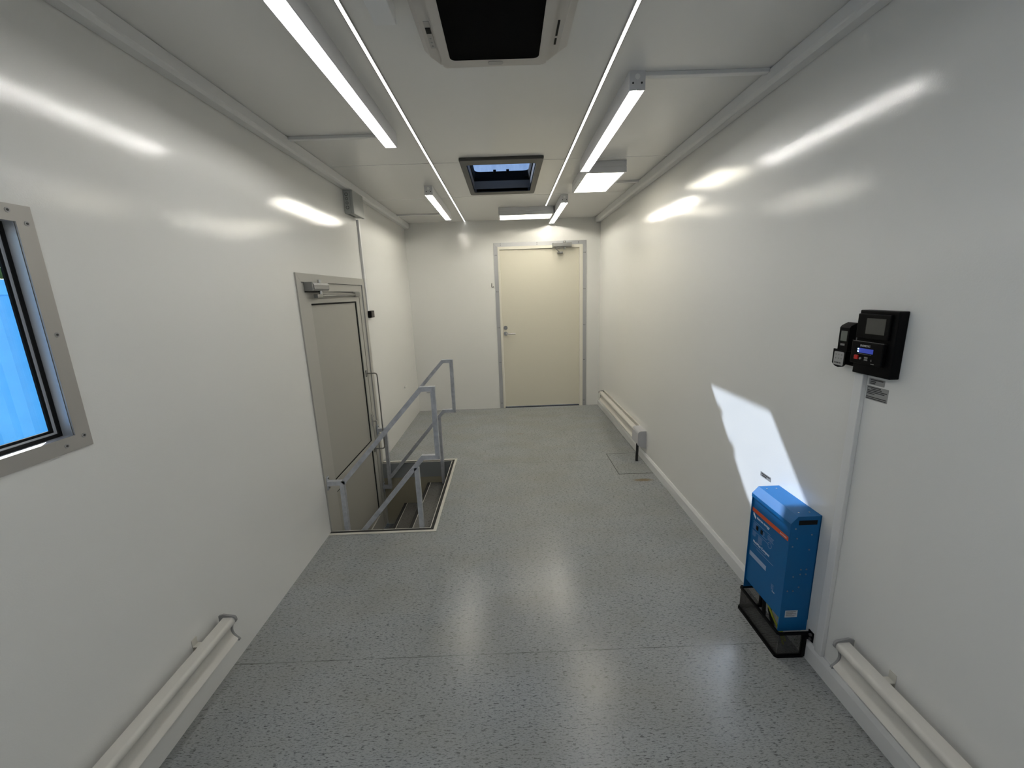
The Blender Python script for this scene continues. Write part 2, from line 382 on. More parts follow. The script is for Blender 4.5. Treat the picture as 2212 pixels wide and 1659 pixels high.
bx(b, X0 - .034, X0 - .006, 2.50, 3.56, 1.6005, 1.6075); bx(b, X0 - .034, X0 - .006, 3.5505, 3.5535, -.6, 1.606); bx(b, X0 - .034, X0 - .006, 2.555, 3.486, 1.5470, 1.5525)
bx(b, X0 - .034, X0 - .006, 2.5525, 2.5555, -.55, 1.552); bx(b, X0 - .034, X0 - .006, 3.481, 3.4855, -.55, 1.552)
obj('door_seal', b, M_gasket, d)
leaf = BM()
Xa, Xb = X0 - .045, X0 - .004
bx(leaf, Xa, Xb, 2.556, 2.624, -.60, 1.547); bx(leaf, Xa, Xb, 3.412, 3.480, -.60, 1.547)
bx(leaf, Xa, Xb, 2.624, 3.412, 1.478, 1.547); bx(leaf, Xa, Xb, 2.624, 3.412, 0.205, 0.282); bx(leaf, Xa, Xb, 2.624, 3.412, -.60, -.43)
lf = obj('door_leaf', leaf, M_sdoor, d)
for z0, z1 in ((0.282, 1.478), (-.43, .205)):
    obj('door_panel', bx(BM(), X0 - .04, X0 - .014, 2.624, 3.412, z0, z1), M_sdoorpanel, lf)
    b = BM(); bx(b, X0 - .0145, X0 - .009, 2.645, 3.412, z1 - .011, z1); bx(b, X0 - .0145, X0 - .009, 3.401, 3.412, z0, z1)
    if z0 > 0: bx(b, X0 - .0145, X0 - .009, 2.63, 3.412, z0, z0 + .006)
    obj('panel_gasket', b, M_gasket, lf)
b = BM()      # long pull handle
path_tube(b, [(X0, 3.445, .875), (X0 + .070, 3.445, .875), (X0 + .082, 3.445, .870), (X0 + .088, 3.445, .858), (X0 + .088, 3.445, .215), (X0 + .082, 3.445, .202), (X0 + .070, 3.445, .197), (X0, 3.445, .197)], .0055, 10)
for z in (.875, .197): bx(b, X0 - .004, X0 + .004, 3.432, 3.458, z - .028, z + .028, .002)
obj('pull_handle', b, M_dsteel, lf, True)
b = BM(); bx(b, X0 - .004, X0 + .004, 3.448, 3.470, .405, .510, .003); cyl(b, (X0, 3.459, .445), (X0 + .03, 3.459, .445), .007)
bx(b, X0 + .022, X0 + .034, 3.452, 3.500, .438, .452, .003); cyl(b, (X0, 3.459, .492), (X0 + .012, 3.459, .492), .008)
obj('door_lock', b, M_chrome, lf, True)
# closer with folding arm
def closer_side():
    r = obj('door_closer', prism(BM(), [(X0 + .003, 1.556), (X0 + .050, 1.556), (X0 + .058, 1.566), (X0 + .058, 1.590), (X0 + .050, 1.603), (X0 + .003, 1.603)], 'y', 2.56, 2.775), M_silver, d)
    obj('closer_end_plate', bx(BM(), X0, X0 + .054, 2.548, 2.560, 1.553, 1.607, .004), M_dsteel, r)
    b = BM(); cyl(b, (X0 + .03, 2.70, 1.603), (X0 + .03, 2.70, 1.624), .013); cyl(b, (X0 + .03, 2.70, 1.520), (X0 + .03, 2.70, 1.556), .011)
    obj('closer_spindle', b, M_chrome, r, True)
    b = BM(); path_tube(b, [(X0 + .03, 2.66, 1.523), (X0 + .012, 3.36, 1.529)], .007, 10); path_tube(b, [(X0 + .03, 2.70, 1.548), (X0 + .014, 3.40, 1.541)], .0035, 8)
    bx(b, X0 + .016, X0 + .044, 2.625, 2.695, 1.511, 1.535, .004); bx(b, X0 + .004, X0 + .022, 3.34, 3.445, 1.516, 1.551, .005)
    obj('closer_arm', b, M_dsteel, r, True)
closer_side()

# ------------------------------------------------------------------ far door
d = struct_root('door_1', (0.43, YD, 0))
Y0 = YD - .006
b = BM()
prism(b, [(-.134, 0), (-.088, 0), (-.088, 2.058), (-.137, 2.105)], 'y', Y0, YD)
prism(b, [(1.014, 0), (.966, 0), (.966, 2.058), (1.012, 2.105)], 'y', Y0, YD)
prism(b, [(-.136, 2.105), (1.011, 2.105), (.966, 2.059), (-.088, 2.059)], 'y', Y0, YD)
af = obj('aluminium_frame', b, M_alu, d)
b = BM(); bx(b, -.088, -.064, YD - .012, YD + .062, 0, 2.058); bx(b, .924, .966, YD - .012, YD + .062, 0, 2.058); bx(b, -.064, .924, YD - .012, YD + .062, 2.024, 2.058)
obj('door_frame', b, M_casing, d)
dl = obj('door_leaf', bx(BM(), -.063, .923, YD + .012, YD + .05, .016, 2.0225), M_cream, d)
obj('threshold', bx(BM(), -.088, .966, YD + .002, YD + .075, -.02, .004), M_blackm, d)
b = BM(); cyl(b, (-.024, YD + .013, 1.066), (-.024, YD + .004, 1.066), .026); cyl(b, (-.024, YD + .004, 1.066), (-.024, YD - .004, 1.066), .014)
obj('door_lock', b, M_chrome, dl, True)
b = BM(); cyl(b, (-.024, YD + .013, .992), (-.024, YD + .005, .992), .026); cyl(b, (-.024, YD + .005, .992), (-.024, YD - .04, .992), .009)
path_tube(b, [(-.024, YD - .040, .992), (.02, YD - .046, .990), (.100, YD - .046, .990)], .009, 12)
obj('door_handle', b, M_chrome, dl, True)
sc = None
def add_screw(p, n, r, m, parent):
    return obj('screw', cyl(BM(), p, Vector(p) + Vector(n), r, seg=10), m, parent)
for z in (1.96, 1.52, 1.07, .62, .07):
    for x in (-.119, -.103): add_screw((x, Y0 + .002, z), (0, -.003, 0), .0042, M_ink, af)
    for x in (.980, .996): add_screw((x, Y0 + .002, z), (0, -.003, 0), .0042, M_ink, af)
for x in (-.05, .40, .915):
    for z in (2.073, 2.091): add_screw((x, Y0 + .002, z), (0, -.003, 0), .0042, M_ink, af)
# closer on the far door
r = obj('door_closer', prism(BM(), [(YD - .065, 2.035), (YD - .065, 2.065), (YD - .055, 2.075), (YD - .012, 2.075), (YD - .012, 2.028), (YD - .055, 2.028)], 'x', .60, .82), M_silver, d)
b = BM(); cyl(b, (.735, YD - .038, 2.075), (.735, YD - .038, 2.098), .014); cyl(b, (.735, YD - .038, 2.0), (.735, YD - .038, 2.03), .012)
obj('closer_spindle', b, M_chrome, r, True)
obj('closer_end_plate', bx(BM(), .587, .60, YD - .066, YD - .012, 2.022, 2.078, .004), M_dsteel, r)
b = BM(); path_tube(b, [(.735, YD - .05, 2.012), (.610, YD - .16, 2.005), ], .006, 8); path_tube(b, [(.610, YD - .16, 2.000), (.68, YD - .03, 1.965)], .006, 8)
bx(b, .65, .715, YD - .045, YD + .011, 1.953, 1.975, .004)
obj('closer_arm', b, M_dsteel, r, True)

# ------------------------------------------------------------------ left window
w = struct_root('window_1', (XL, 0.7, WZ0))
def ringx(x0, x1, y0, y1, z0, z1, t_):
    b = BM(); prism(b, [(y0, z0), (y1, z0), (y1 - t_, z0 + t_), (y0 + t_, z0 + t_)], 'x', x0, x1); prism(b, [(y0, z1), (y0 + t_, z1 - t_), (y1 - t_, z1 - t_), (y1, z1)], 'x', x0, x1)
    prism(b, [(y0, z0), (y0 + t_, z0 + t_), (y0 + t_, z1 - t_), (y0, z1)], 'x', x0, x1); prism(b, [(y1, z0), (y1, z1), (y1 - t_, z1 - t_), (y1 - t_, z0 + t_)], 'x', x0, x1); return b
wf = obj('window_frame', ringx(XL - .001, XL + .004, WY0 - .041, WY1 + .041, WZ0 - .039, WZ1 + .038, .041), mat('satin_aluminium_dull', (0.40, 0.385, 0.36), 0.45, metal=0.35), w)
obj('window_reveal', ringx(XL - .046, XL - .001, WY0 - .001, WY1 + .001, WZ0 - .001, WZ1 + .001, .0025), mat('satin_aluminium', (0.55, 0.56, 0.58), 0.35, metal=0.5), w)
obj('black_frame', ringx(XL - .0445, XL - .028, WY0 + .002, WY1 - .002, WZ0 + .002, WZ1 - .002, .009), M_blackm, w)
obj('brush_seal', ringx(XL - .040, XL - .031, WY0 + .0111, WY1 - .0111, WZ0 + .0111, WZ1 - .0111, .005), mat('grey_brush_seal', (.42, .44, .47), .8), w)
obj('sash', ringx(XL - .040, XL - .034, WY0 + .0162, WY1 - .0162, WZ0 + .0162, WZ1 - .0162, .007), M_gasket, w)
obj('pane', bx(BM(), XL - .0435, XL - .0402, WY0 + .0165, WY1 - .0165, WZ0 + .0165, WZ1 - .0165), M_glass, w)
for y, z in ((1.086, 1.741), (1.122, 1.714), (1.121, 1.433), (1.120, 1.150), (1.070, 1.136), (.68, 1.741), (.68, 1.136)):
    s_ = add_screw((XL + .003, y, z), (.002, 0, 0), .0062, M_sill, wf)
    obj('screw_hole', cyl(BM(), (XL + .0045, y, z), (XL + .0056, y, z), .003, seg=8), M_ink, s_)

# ------------------------------------------------------------------ roof hatch
w = struct_root('window_2', (0, 3.41, H))
def ringz(z0, z1, x0, x1, y0, y1, xi0, xi1, yi0, yi1):
    b = BM()
    for q in ((x0, x1, y0, yi0), (x0, x1, yi1, y1), (x0, xi0, yi0, yi1), (xi1, x1, yi0, yi1)): bx(b, q[0], q[1], q[2], q[3], z0, z1)
    return b
b = BM()
def hatch_trim():
    o = rrect(-.279, .279, 2.925, 3.905, .018, 4); i = rrect(HX0 + .004, HX1 - .004, HY0 + .004, HY1 - .004, .018, 4); t = bmesh.new(); z0, z1 = H - .018, H
    n = len(o); oi = [((p[0]) * .985, (p[1] - 3.415) * .985 + 3.415) for p in o]
    R_ = [[t.verts.new((p[0], p[1], z)) for p in q] for q, z in ((o, z1), (o, z0 + .006), (oi, z0), (i, z0), (i, z1 + .01))]
    for k in range(4):
        for j in range(n): t.faces.new((R_[k][j], R_[k][(j + 1) % n], R_[k + 1][(j + 1) % n], R_[k + 1][j]))
    bmesh.ops.recalc_face_normals(t, faces=t.faces); return t
obj('hatch_frame', hatch_trim(), M_hatchf, w)
obj('hatch_shaft', ringz(H - .012, 2.462, HX0 - .004, HX1 + .004, HY0 - .004, HY1 + .004, HX0 + .004, HX1 - .004, HY0 + .004, HY1 - .004), M_neck, w)
def plate_hole(z0, z1, outer, inner):
    t = bmesh.new(); n = len(outer)
    R_ = [[t.verts.new((p[0], p[1], z)) for p in q] for q, z in ((outer, z1), (outer, z0), (inner, z0), (inner, z1))]
    for k in range(4):
        for j in range(n): t.faces.new((R_[k][j], R_[k][(j + 1) % n], R_[(k + 1) % 4][(j + 1) % n], R_[(k + 1) % 4][j]))
    bmesh.ops.recalc_face_normals(t, faces=t.faces); return t
obj('lid_frame', plate_hole(2.4625, 2.512, rrect(HX0 - .03, HX1 + .03, HY0 - .03, HY1 + .03, .03, 6), rrect(HX0 + .014, HX1 - .014, HY0 + .175, HY1 - .008, .05, 6)), M_gasket, w)
obj('lid_seal', ringz(2.440, 2.462, HX0 + .0045, HX1 - .0045, HY0 + .0045, HY1 - .0045, HX0 + .012, HX1 - .012, HY0 + .012, HY1 - .007), M_gasket, w)
t = bmesh.new(); xa, xb, ya, yb = HX0 - .02, HX1 + .02, HY0 - .02, HY1 + .02
prev = None
for k in range(7):
    f = k / 6; z = 2.512 + .07 * math.sin(f * math.pi / 2); s_ = .03 + .10 * (1 - math.cos(f * math.pi / 2))
    rg = [t.verts.new((p[0], p[1], z)) for p in rrect(xa + s_ - .03, xb - s_ + .03, ya + s_ - .03, yb - s_ + .03, .03, 4)]
    if prev: [t.faces.new((prev[j], prev[(j + 1) % len(rg)], rg[(j + 1) % len(rg)], rg[j])) for j in range(len(rg))]
    prev = rg
t.faces.new(prev); bmesh.ops.recalc_face_normals(t, faces=t.faces)
obj('acrylic_dome', t, M_dome, w, True)
for x in (-.06, .05): obj('latch', bx(BM(), x - .012, x + .012, HY1 - .035, HY1 - .008, 2.500, 2.520, .003), M_gasket, w)

# ------------------------------------------------------------------ batten lights
def batten(name, label, x, y0, group):
    LEN, wd, z0 = 1.165, .066, H - .072
    r = thing(name, label, 'ceiling light', (x, y0, z0), group)
    xa, xb, y1 = x - wd / 2, x + wd / 2, y0 + LEN
    b = BM(); bx(b, xa, xa + .003, y0 + .003, y1 - .003, z0, H); bx(b, xb - .003, xb, y0 + .003, y1 - .003, z0, H); bx(b, xa + .003, xb - .003, y0 + .003, y1 - .003, z0 + .0165, H)
    obj('housing', b, M_lamp, r)
    for a0, a1 in ((y0, y0 + .003), (y1 - .003, y1)): obj('end_cap', bx(BM(), xa, xb, a0, a1, z0, H), M_lamp, r)
    ec = [c for c in r.children if c.name.startswith('end_cap')][0]
    for sx in (-.018, .018): obj('screw_hole', cyl(BM(), (x + sx, y0 - .0008, H - .045), (x + sx, y0 + .001, H - .045), .004, seg=12), M_ink, ec)
    obj('plug', cyl(BM(), (x, y0 - .0015, H - .022), (x, y0 + .001, H - .022), .0105, seg=20), M_lampin, ec)
    obj('lens', bx(BM(), xa + .0035, xb - .0035, y0 + .004, y1 - .004, z0 + .0125, z0 + .0160), M_lens, r)
    obj('led_tube', cyl(BM(), (x, y0 + .02, z0 + .0082), (x, y1 - .02, z0 + .0082), .0032, seg=16), M_tube, r)
    return r
GB = 'white batten lights on the ceiling'
B0 = batten('batten_light', 'long white batten light nearest the camera, on the left of the ceiling', -.598, 1.316, GB)
F1 = copy_tree(B0, (-.598, 3.588, H - .072), 'short-looking batten light at the far left of the ceiling beside the grey cable box')
copy_tree(B0, (.570, 1.905, H - .072), 'long batten light right of the aisle, in front of the square panel light')
F2 = copy_tree(B0, (.570, 4.060, H - .072), 'batten light at the far right of the ceiling above the cream door')

for f_ in (F1, F2):
    for ch in f_.children:
        if ch.name.startswith('led_tube'): ch.material_slots[0].link = 'OBJECT'; ch.material_slots[0].material = M_tubefar
K1 = copy_tree(B0, (-.598, -.920, H - .072), 'unseen batten light added as fill, on the left of the ceiling above the camera')  # unseen batten pair, added to brighten the near walls
K2 = copy_tree(B0, (.570, -1.0, H - .072), 'unseen batten light added as fill, on the right of the ceiling above the camera')
for f_ in (K1, K2):
    for ch in f_.children:
        if ch.name.startswith('led_tube'): ch.material_slots[0].link = 'OBJECT'; ch.material_slots[0].material = M_tubefill
def strip(label, x, y0, y1):
    r = thing('led_strip', label, 'light strip', (x, y0, H - .006), 'flush light strips along the ceiling')
    b = BM(); bx(b, x - .0095, x - .0065, y0, y1, H - .006, H); bx(b, x + .0065, x + .0095, y0, y1, H - .006, H); bx(b, x - .0065, x + .0065, y0, y1, H - .0015, H)
    obj('channel', b, M_beige2, r); obj('diffuser', bx(BM(), x - .0062, x + .0062, y0 + .001, y1 - .001, H - .0055, H - .002), M_strip, r)
strip('thin glowing light strip on the left, running all the way to the far wall', -.470, .55, 5.303)
strip('thin glowing light strip on the right, stopping short of the far wall', .441, .55, 4.512)

def panel_light(label, x0, x1, y0, y1):
    z0 = H - .077
    r = thing('panel_light', label, 'ceiling light', ((x0 + x1) / 2, (y0 + y1) / 2, z0), 'boxed panel lights on the ceiling')
    b = BM(); bx(b, x0, x1, y0, y1, z0 + .038, H, .002); f = .014
    for q in ((x0, x1, y0, y0 + f), (x0, x1, y1 - f, y1), (x0, x0 + f, y0 + f, y1 - f), (x1 - f, x1, y0 + f, y1 - f)): bx(b, *q, z0, z0 + .036)
    bx(b, x0 + .002, x1 - .002, y0 + .002, y1 - .002, z0 + .03, z0 + .04)
    obj('housing', b, M_lamp, r); obj('diffuser', bx(BM(), x0 + f + .0005, x1 - f - .0005, y0 + f + .0005, y1 - f - .0005, z0 + .002, z0 + .029), M_panel, r)
panel_light('oblong panel light lying lengthwise on the right of the ceiling, near the cornice', .577, .865, 3.085, 3.665)
panel_light('oblong panel light set crosswise on the ceiling above the cream door', -.050, .525, 4.555, 4.845)

# small ducts from the lamps to the cornices
for lab, x0, x1, y in (('thin white duct between the near left batten light and the cornice', XL + .061, -.633, 2.476),
                       ('thin white duct from the far left batten light to the cornice', XL + .061, -.633, 4.735),
                       ('thin white duct from the near end of the right batten light to the cornice', .604, XR - .061, 1.915),
                       ('short white duct between the lengthwise panel light and the right cornice', .866, XR - .061, 3.63)):
    o = obj('cable_duct', bx(BM(), x0, x1, y, y + .028, H - .016, H, .002), M_trunk); tag(o, lab, 'duct', 'thin ceiling ducts')
o = obj('cable_duct', bx(BM(), -.374, -.308, .55, 1.485, H - .048, H, .002), M_trunk)
tag(o, 'boxy grey duct beside the roof air conditioner, cut by the top of the photo', 'duct')

# ------------------------------------------------------------------ roof air conditioner
ac = thing('air_conditioner', 'ceiling air conditioner with a black mesh intake and beige frame', 'air conditioner', (0, 1.3, H - .05))
t = bmesh.new()
oA = [(-.262, .98), (.262, .98), (.258, 1.72), (.215, 1.782), (-.215, 1.782), (-.258, 1.72)]
oB = [(-.244, 1.0), (.236, 1.0), (.222, 1.700), (.192, 1.752), (-.206, 1.758), (-.236, 1.705)]
R_ = [[t.verts.new((p[0] - .005, p[1], z)) for p in q] for q, z in ((oA, H), (oB, H - .028))]
for j in range(6): t.faces.new((R_[0][j], R_[0][(j + 1) % 6], R_[1][(j + 1) % 6], R_[1][j]))
t.faces.new(R_[1]); t.faces.new(R_[0][::-1]); bmesh.ops.recalc_face_normals(t, faces=t.faces)
obj('cover', t, M_beige, ac)
zs = H - .043
sl = prism(BM(), [(-.205, 1.02), (.185, 1.02), (.178, 1.735), (.168, 1.745), (-.190, 1.752), (-.200, 1.742)], 'z', zs, H - .0285)
obj('front_panel', sl, M_beige, ac)
obj('intake_grille', prism(BM(), rrect(-.170, .148, 1.06, 1.700, .02), 'z', zs - .0015, zs - .0003), M_grille, ac)
for x0, x1 in ((-.180, -.108), (-.100, -.045), (.030, .085), (.093, .160)): obj('air_flap', bx(BM(), x0, x1, 1.7425, 1.7545, zs + .003, zs + .012, .001), M_beige2, ac)
b = BM(); prism(b, rrect(-.036, .020, 1.712, 1.736, .0115), 'z', zs - .002, zs - .0003)
obj('dial', b, M_beige2, ac)
b = BM(); bx(b, -.230, -.212, 1.505, 1.650, H - .0295, H - .0282)
cp = obj('control_strip', b, M_beige2, ac)
obj('receiver', bx(BM(), -.229, -.213, 1.535, 1.565, H - .031, H - .0296), M_black, cp)
for y in (1.592, 1.615, 1.636): obj('button', cyl(BM(), (-.221, y, H - .0303), (-.221, y, H - .0296), .0035, seg=12), M_heatcap, cp)
for y0, y1 in ((1.52, 1.60), (1.615, 1.65)): obj('slot', bx(BM(), .197, .204, y0, y1, H - .0296, H - .0282), M_black, ac)

# ------------------------------------------------------------------ left wall fittings
j = thing('junction_box', 'grey electrical junction box with round knock-outs under the left cornice', 'junction box', (XL, 3.49, 2.135))
obj('box_body', bx(BM(), XL, XL + .052, 3.372, 3.598, 2.138, 2.304, .003), M_box, j)
obj('box_lid', bx(BM(), XL + .0525, XL + .074, 3.368, 3.602, 2.134, 2.306, .004), M_box, j)
for z, r_ in ((2.274, .0125), (2.243, .010), (2.213, .010), (2.180, .0125)):
    k = BM(); cyl(k, (XL + .026, 3.373, z), (XL + .026, 3.3705, z), r_, seg=24); ko = obj('knock_out', k, M_boxd, j)
    obj('knock_out_centre', cyl(BM(), (XL + .026, 3.3705, z), (XL + .026, 3.3695, z), r_ * .66, seg=20), M_box, ko)
for k in range(6): obj('vent_slot', bx(BM(), XL + .012, XL + .03, 3.41 + k * .022, 3.42 + k * .022, 2.1365, 2.138), M_boxd, j)
o = obj('conduit', bx(BM(), XL, XL + .018, 3.610, 3.642, 1.392, 2.133, .002), M_trunk)
tag(o, 'white cable conduit dropping from the grey junction box beside the side door', 'conduit')
o = thing('door_sensor', 'small black sensor box on the wall at the upper right of the side door', 'sensor', (XL, 3.68, 1.33))
obj('case', bx(BM(), XL, XL + .030, 3.640, 3.735, 1.331, 1.390, .004), M_black, o)
obj('face_plate', bx(BM(), XL + .0305, XL + .032, 3.650, 3.725, 1.338, 1.383, .0005), mat('dark_brown_plastic', (.03, .022, .02), .4), o)
o = obj('wall_plug', bx(BM(), XL, XL + .010, 4.63, 4.70, .470, .490, .003), M_wall); tag(o, 'small white cap on the left wall behind the stair rails', 'cap')
o = obj('wall_bracket', bx(BM(), -1.10, -1.055, YD - .012, YD, .245, .262, .002), M_alu); tag(o, 'tiny metal bracket low on the far wall left of the door', 'bracket')
b = BM(); path_tube(b, [(-.176, YD, 1.625), (-.176, YD - .006, 1.622), (-.176, YD - .006, 1.583), (-.158, YD - .010, 1.578), (-.155, YD - .010, 1.590)], .0045, 8)
tag(obj('wall_hook', b, M_dsteel, None, True), 'small metal hook on the far wall left of the door frame', 'hook')

# ------------------------------------------------------------------ stair rails
def rail(label, y, dx, s=1.0, gx=0.0):
    r = thing('stair_rail', label, 'railing', (-1.1 + dx, y, 0), 'square-tube stair rails')
    up = Vector((0, 1, 0)); q = .0145
    def P(*pts): return [(x_ + dx, y, z_) for x_, z_ in pts]
    b = BM()
    path_tube(b, P((-1.102, .338), (-.551, .940), (-.476, .940), (-.476, .492), (-.572, .492), (-1.105, -.125)), q, square=True, up=up)
    obj('handrail', b, M_steel, r)
    obj('wall_arm', path_tube(BM(), [(XL + .004, y, .338), (-1.088 + dx, y, .338)], q, square=True, up=up), M_steel, r)
    obj('post', path_tube(BM(), P((-1.108, .324), (-1.118, -.235)), q - .0003, square=True, up=up), M_steel, r)
    obj('wall_arm', path_tube(BM(), [(XL + .004, y, -.220), (-1.104 + dx, y, -.220)], q, square=True, up=up), M_steel, r)
    obj('post', path_tube(BM(), P((-.618, .424), (-.618, -.203)), q, square=True, up=up), M_steel, r)
    for z in (.338, -.220):
        pl = obj('mounting_plate', bx(BM(), XL + .0095, XL + .014, y - .016, y + .016, z - .045, z + .045), M_steel, r)
        for dz in (-.032, .032): obj('bolt', cyl(BM(), (XL + .014, y, z + dz), (XL + .020, y, z + dz), .006, seg=6), M_chrome, pl)
    return r
rail('near one of the two bent steel stair rails, in front of the side door', 2.480, .0)
rail('far one of the two bent steel stair rails, at the back of the floor opening', 3.543, -.026)

# ------------------------------------------------------------------ convector heaters
def heater(label, side, y0, y1, far=False, brackets=()):
    X = XL if side > 0 else XR
    r = thing('convector_heater', label, 'heater', (X, y0, .165), 'low cream convector heaters')
    def pr(d0=0.0):
        p = [(.028, .268), (.062, .268), (.0685, .2655), (.0725, .260), (.0735, .254), (.0735, .248), (.0715, .243), (.062, .236), (.053, .226), (.048, .214), (.048, .204), (.052, .192), (.060, .181), (.070, .171), (.0725, .166), (.070, .163), (.028, .163)]
        return [(X + side * (x_ + (d0 if x_ > .04 else 0)), z_ + (d0 if z_ > .22 else -d0)) for x_, z_ in p]
    obj('casing', prism(BM(), pr(), 'y', y0 + .007, y1 - .007), M_heat, r, True)
    ends = ((y1 - .007, y1 + .001),) if far else ((y0, y0 + .007), (y1 - .007, y1 + .001))
    for a, c in ends:
        p = pr(.005); e_ = prism(BM(), [(X + side * .010, .275), (X + side * .028, .281)] + p[1:-1] + [(X + side * .010, .160)], 'y', a, c)
        obj('end_cap', e_, M_heatcap, r, True)
    for y in brackets:
        b = BM(); bx(b, *sorted((X, X + side * .0025)), y - .012, y + .012, .235, .285); bx(b, *sorted((X, X + side * .034)), y - .012, y + .012, .255, .258)
        obj('bracket', b, M_creamtrim, r)
    if far:
        obj('back_panel', bx(BM(), X - .012, X, y0 + .06, y1 - .008, .118, .280, .002), M_heat, r)
        q = [(X, .280), (X - .045, .280), (X - .060, .276), (X - .070, .266), (X - .074, .250), (X - .074, .160), (X - .070, .150), (X - .002, .116), (X, .116)]
        obj('connection_box', prism(BM(), q, 'y', y0 - .10, y0 + .065), M_heatbox, r, True)
    return r
heater('cream convector heater low on the left wall, running out of the bottom corner', 1, .20, 1.430, False, (1.305, .60))
heater('cream convector heater low on the right wall in the near bottom corner', -1, .15, 1.197, False, (1.055, .45))
heater('cream convector heater low on the right wall by the far corner', -1, 3.500, 4.955, True, (3.72, 4.12, 4.60))
b = BM(); path_tube(b, [(1.114, 3.428, .16), (1.114, 3.428, .10), (1.109, 3.420, .04), (1.107, 3.414, .002)], .012, 12)
tag(obj('power_cable', b, M_cable, None, True), 'black cable from the far heater into the floor', 'cable')

# ------------------------------------------------------------------ floor hatch
fh = thing('floor_hatch', 'square access hatch cut into the vinyl floor beside the right wall', 'hatch', (1.02, 3.376, 0))
obj('cover', bx(BM(), .883, 1.163, 3.160, 3.592, -.001, .0012), vinyl('speckled_grey_vinyl_hatch', False), fh)
b = BM()
for q in ((.878, .883, 3.155, 3.597), (.883, 1.163, 3.155, 3.160), (.883, 1.163, 3.592, 3.597)): bx(b, *q, -.0005, .0014)
obj('gap', b, M_ink, fh)

# ------------------------------------------------------------------ inverter on the right wall
iy0, iy1, ix, iz0, iz1 = 1.413, 1.667, 1.064, .107, .623
iv = thing('inverter', 'blue power inverter with an orange stripe on the right wall', 'inverter', (XR - .06, 1.54, iz0))
b = BM()
prof = [(XR - .002, iz0), (ix, iz0), (ix, .594), (1.089, iz1), (XR - .002, iz1)]
for a, c in ((iy0, iy0 + .003), (iy1 - .003, iy1)): prism(b, prof, 'y', a, c)
bx(b, XR - .004, XR - .0005, iy0, iy1, iz0 + .05, iz1)
obj('side_panels', b, M_blue, iv)
prism_h = [(ix - .0015, .578), (ix - .0015, .5945), (1.0885, iz1 + .0015), (XR - .001, iz1 + .0015), (XR - .001, iz1 - .0015), (1.090, iz1 - .0015), (ix + .002, .593), (ix + .002, .578)]
hood = obj('hood', prism(BM(), prism_h, 'y', iy0 - .001, iy1 + .001), M_blue, iv)
for y in (1.44, 1.64):
    for x in (1.108, 1.150): obj('screw', cyl(BM(), (x, y, iz1 + .001), (x, y, iz1 + .003), .0032, seg=10), M_chrome, hood)
fp = obj('front_panel', bx(BM(), ix + .006, ix + .010, iy0 + .003, iy1 - .003, .160, .590), M_blue, iv)
obj('side_edge', bx(BM(), ix, ix + .012, iy0 + .003, iy0 + .006, iz0, .578), M_blue, iv)
xf = ix + .006
obj('stripe', bx(BM(), xf - .0006, xf, iy0 + .003, iy1 - .003, .5105, .5285), M_orange, fp)
obj('vent_slot', bx(BM(), 1.094, 1.165, iy0 - .0008, iy0 + .001, .588, .607), M_blackm, iv)
sp_pts = [(1.084, .572), (1.150, .545), (1.094, .530), (1.080, .495), (1.147, .480), (1.125, .392), (1.147, .392), (1.125, .370), (1.147, .370), (1.098, .360), (1.125, .312), (1.082, .295), (1.104, .295)]
for x, z in sp_pts: obj('rivet', cyl(BM(), (x, iy0, z), (x, iy0 - .0022, z), .0034, .0024, seg=12), mat('blue_grey_rivet', (.16, .21, .30), .35, metal=.5) if 'blue_grey_rivet' not in bpy.data.materials else bpy.data.materials['blue_grey_rivet'], iv)
lb = obj('rating_label', bx(BM(), 1.084, 1.134, iy0 - .0008, iy0, .172, .204), M_label, iv)
b = BM()
for k in range(7): bx(b, 1.087, 1.087 + (.044, .040, .030, .042, .026, .043, .036)[k], iy0 - .0012, iy0 - .0008, .2005 - .0038 * k, .2017 - .0038 * k)
obj('print', b, M_ink, lb)
# lettering on the front
def ftxt(s, size, y, z, m=M_whiteink, bold=0.0, nm='lettering'): return text(s, size, (xf - .0004, y, z), RY, UP, m, fp, nm, bold)
ftxt('victron energy', .0150, 1.628, .4900, bold=.0004)
ftxt('BLUE POWER', .0065, 1.475, .5165, bold=.0002)
ftxt('MultiPlus Compact', .0150, 1.638, .372, bold=.0002)
b = BM()     # wave emblem: three parallel S-strokes
for k in range(3):
    pts = []
    for i in range(13):
        tt = i / 12; pts.append((xf - .0006, 1.654 - .020 * tt - .0 , .500 - .0042 * k + .0065 * math.cos(tt * math.pi) ))
    path_tube(b, pts, .0011, 6)
obj('emblem', b, M_whiteink, fp)
b = BM()
def fl():
    global b
    obj('small_print', b, M_paleink, fp); b = BM()
def ln(y, z, w_, h_=.0012): bx(b, xf - .0004, xf, y - w_, y, z - h_, z)
ln(1.650, .470, .120, .0010)
fl()
ln(1.650, .424, .118, .0008)
fl()
for k, w_ in enumerate((.028, .034, .030, .033, .026)): ln(1.648, .462 - .0062 * k, w_)
fl()
for k, w_ in enumerate((.026, .022, .024, .020)): ln(1.648, .419 - .0055 * k, w_)
fl()
for k, w_ in enumerate((.030, .026, .028, .026, .030, .024)): ln(1.606, .417 - .0055 * k, w_)
fl()
for k, w_ in enumerate((.014, .016, .012, .032)): ln(1.582, .455 - .0065 * k, w_)
fl()
for k, w_ in enumerate((.040, .036, .034, .040)): ln(1.546, .462 - .006 * k, w_)
fl()
for k in range(16):
    a = 2 * math.pi * k / 16; ln(1.530 + .012 * math.cos(a), .424 + .012 * math.sin(a), .0035)
fl()
for k, w_ in enumerate((.090,)): ln(1.636, .364, w_)
fl()
ln(1.612, .352, .120, .0010)
fl()
for k in range(4): ln(1.492, .268 - .0065 * k, .016 - .002 * (k % 2))
obj('small_print', b, M_paleink, fp)
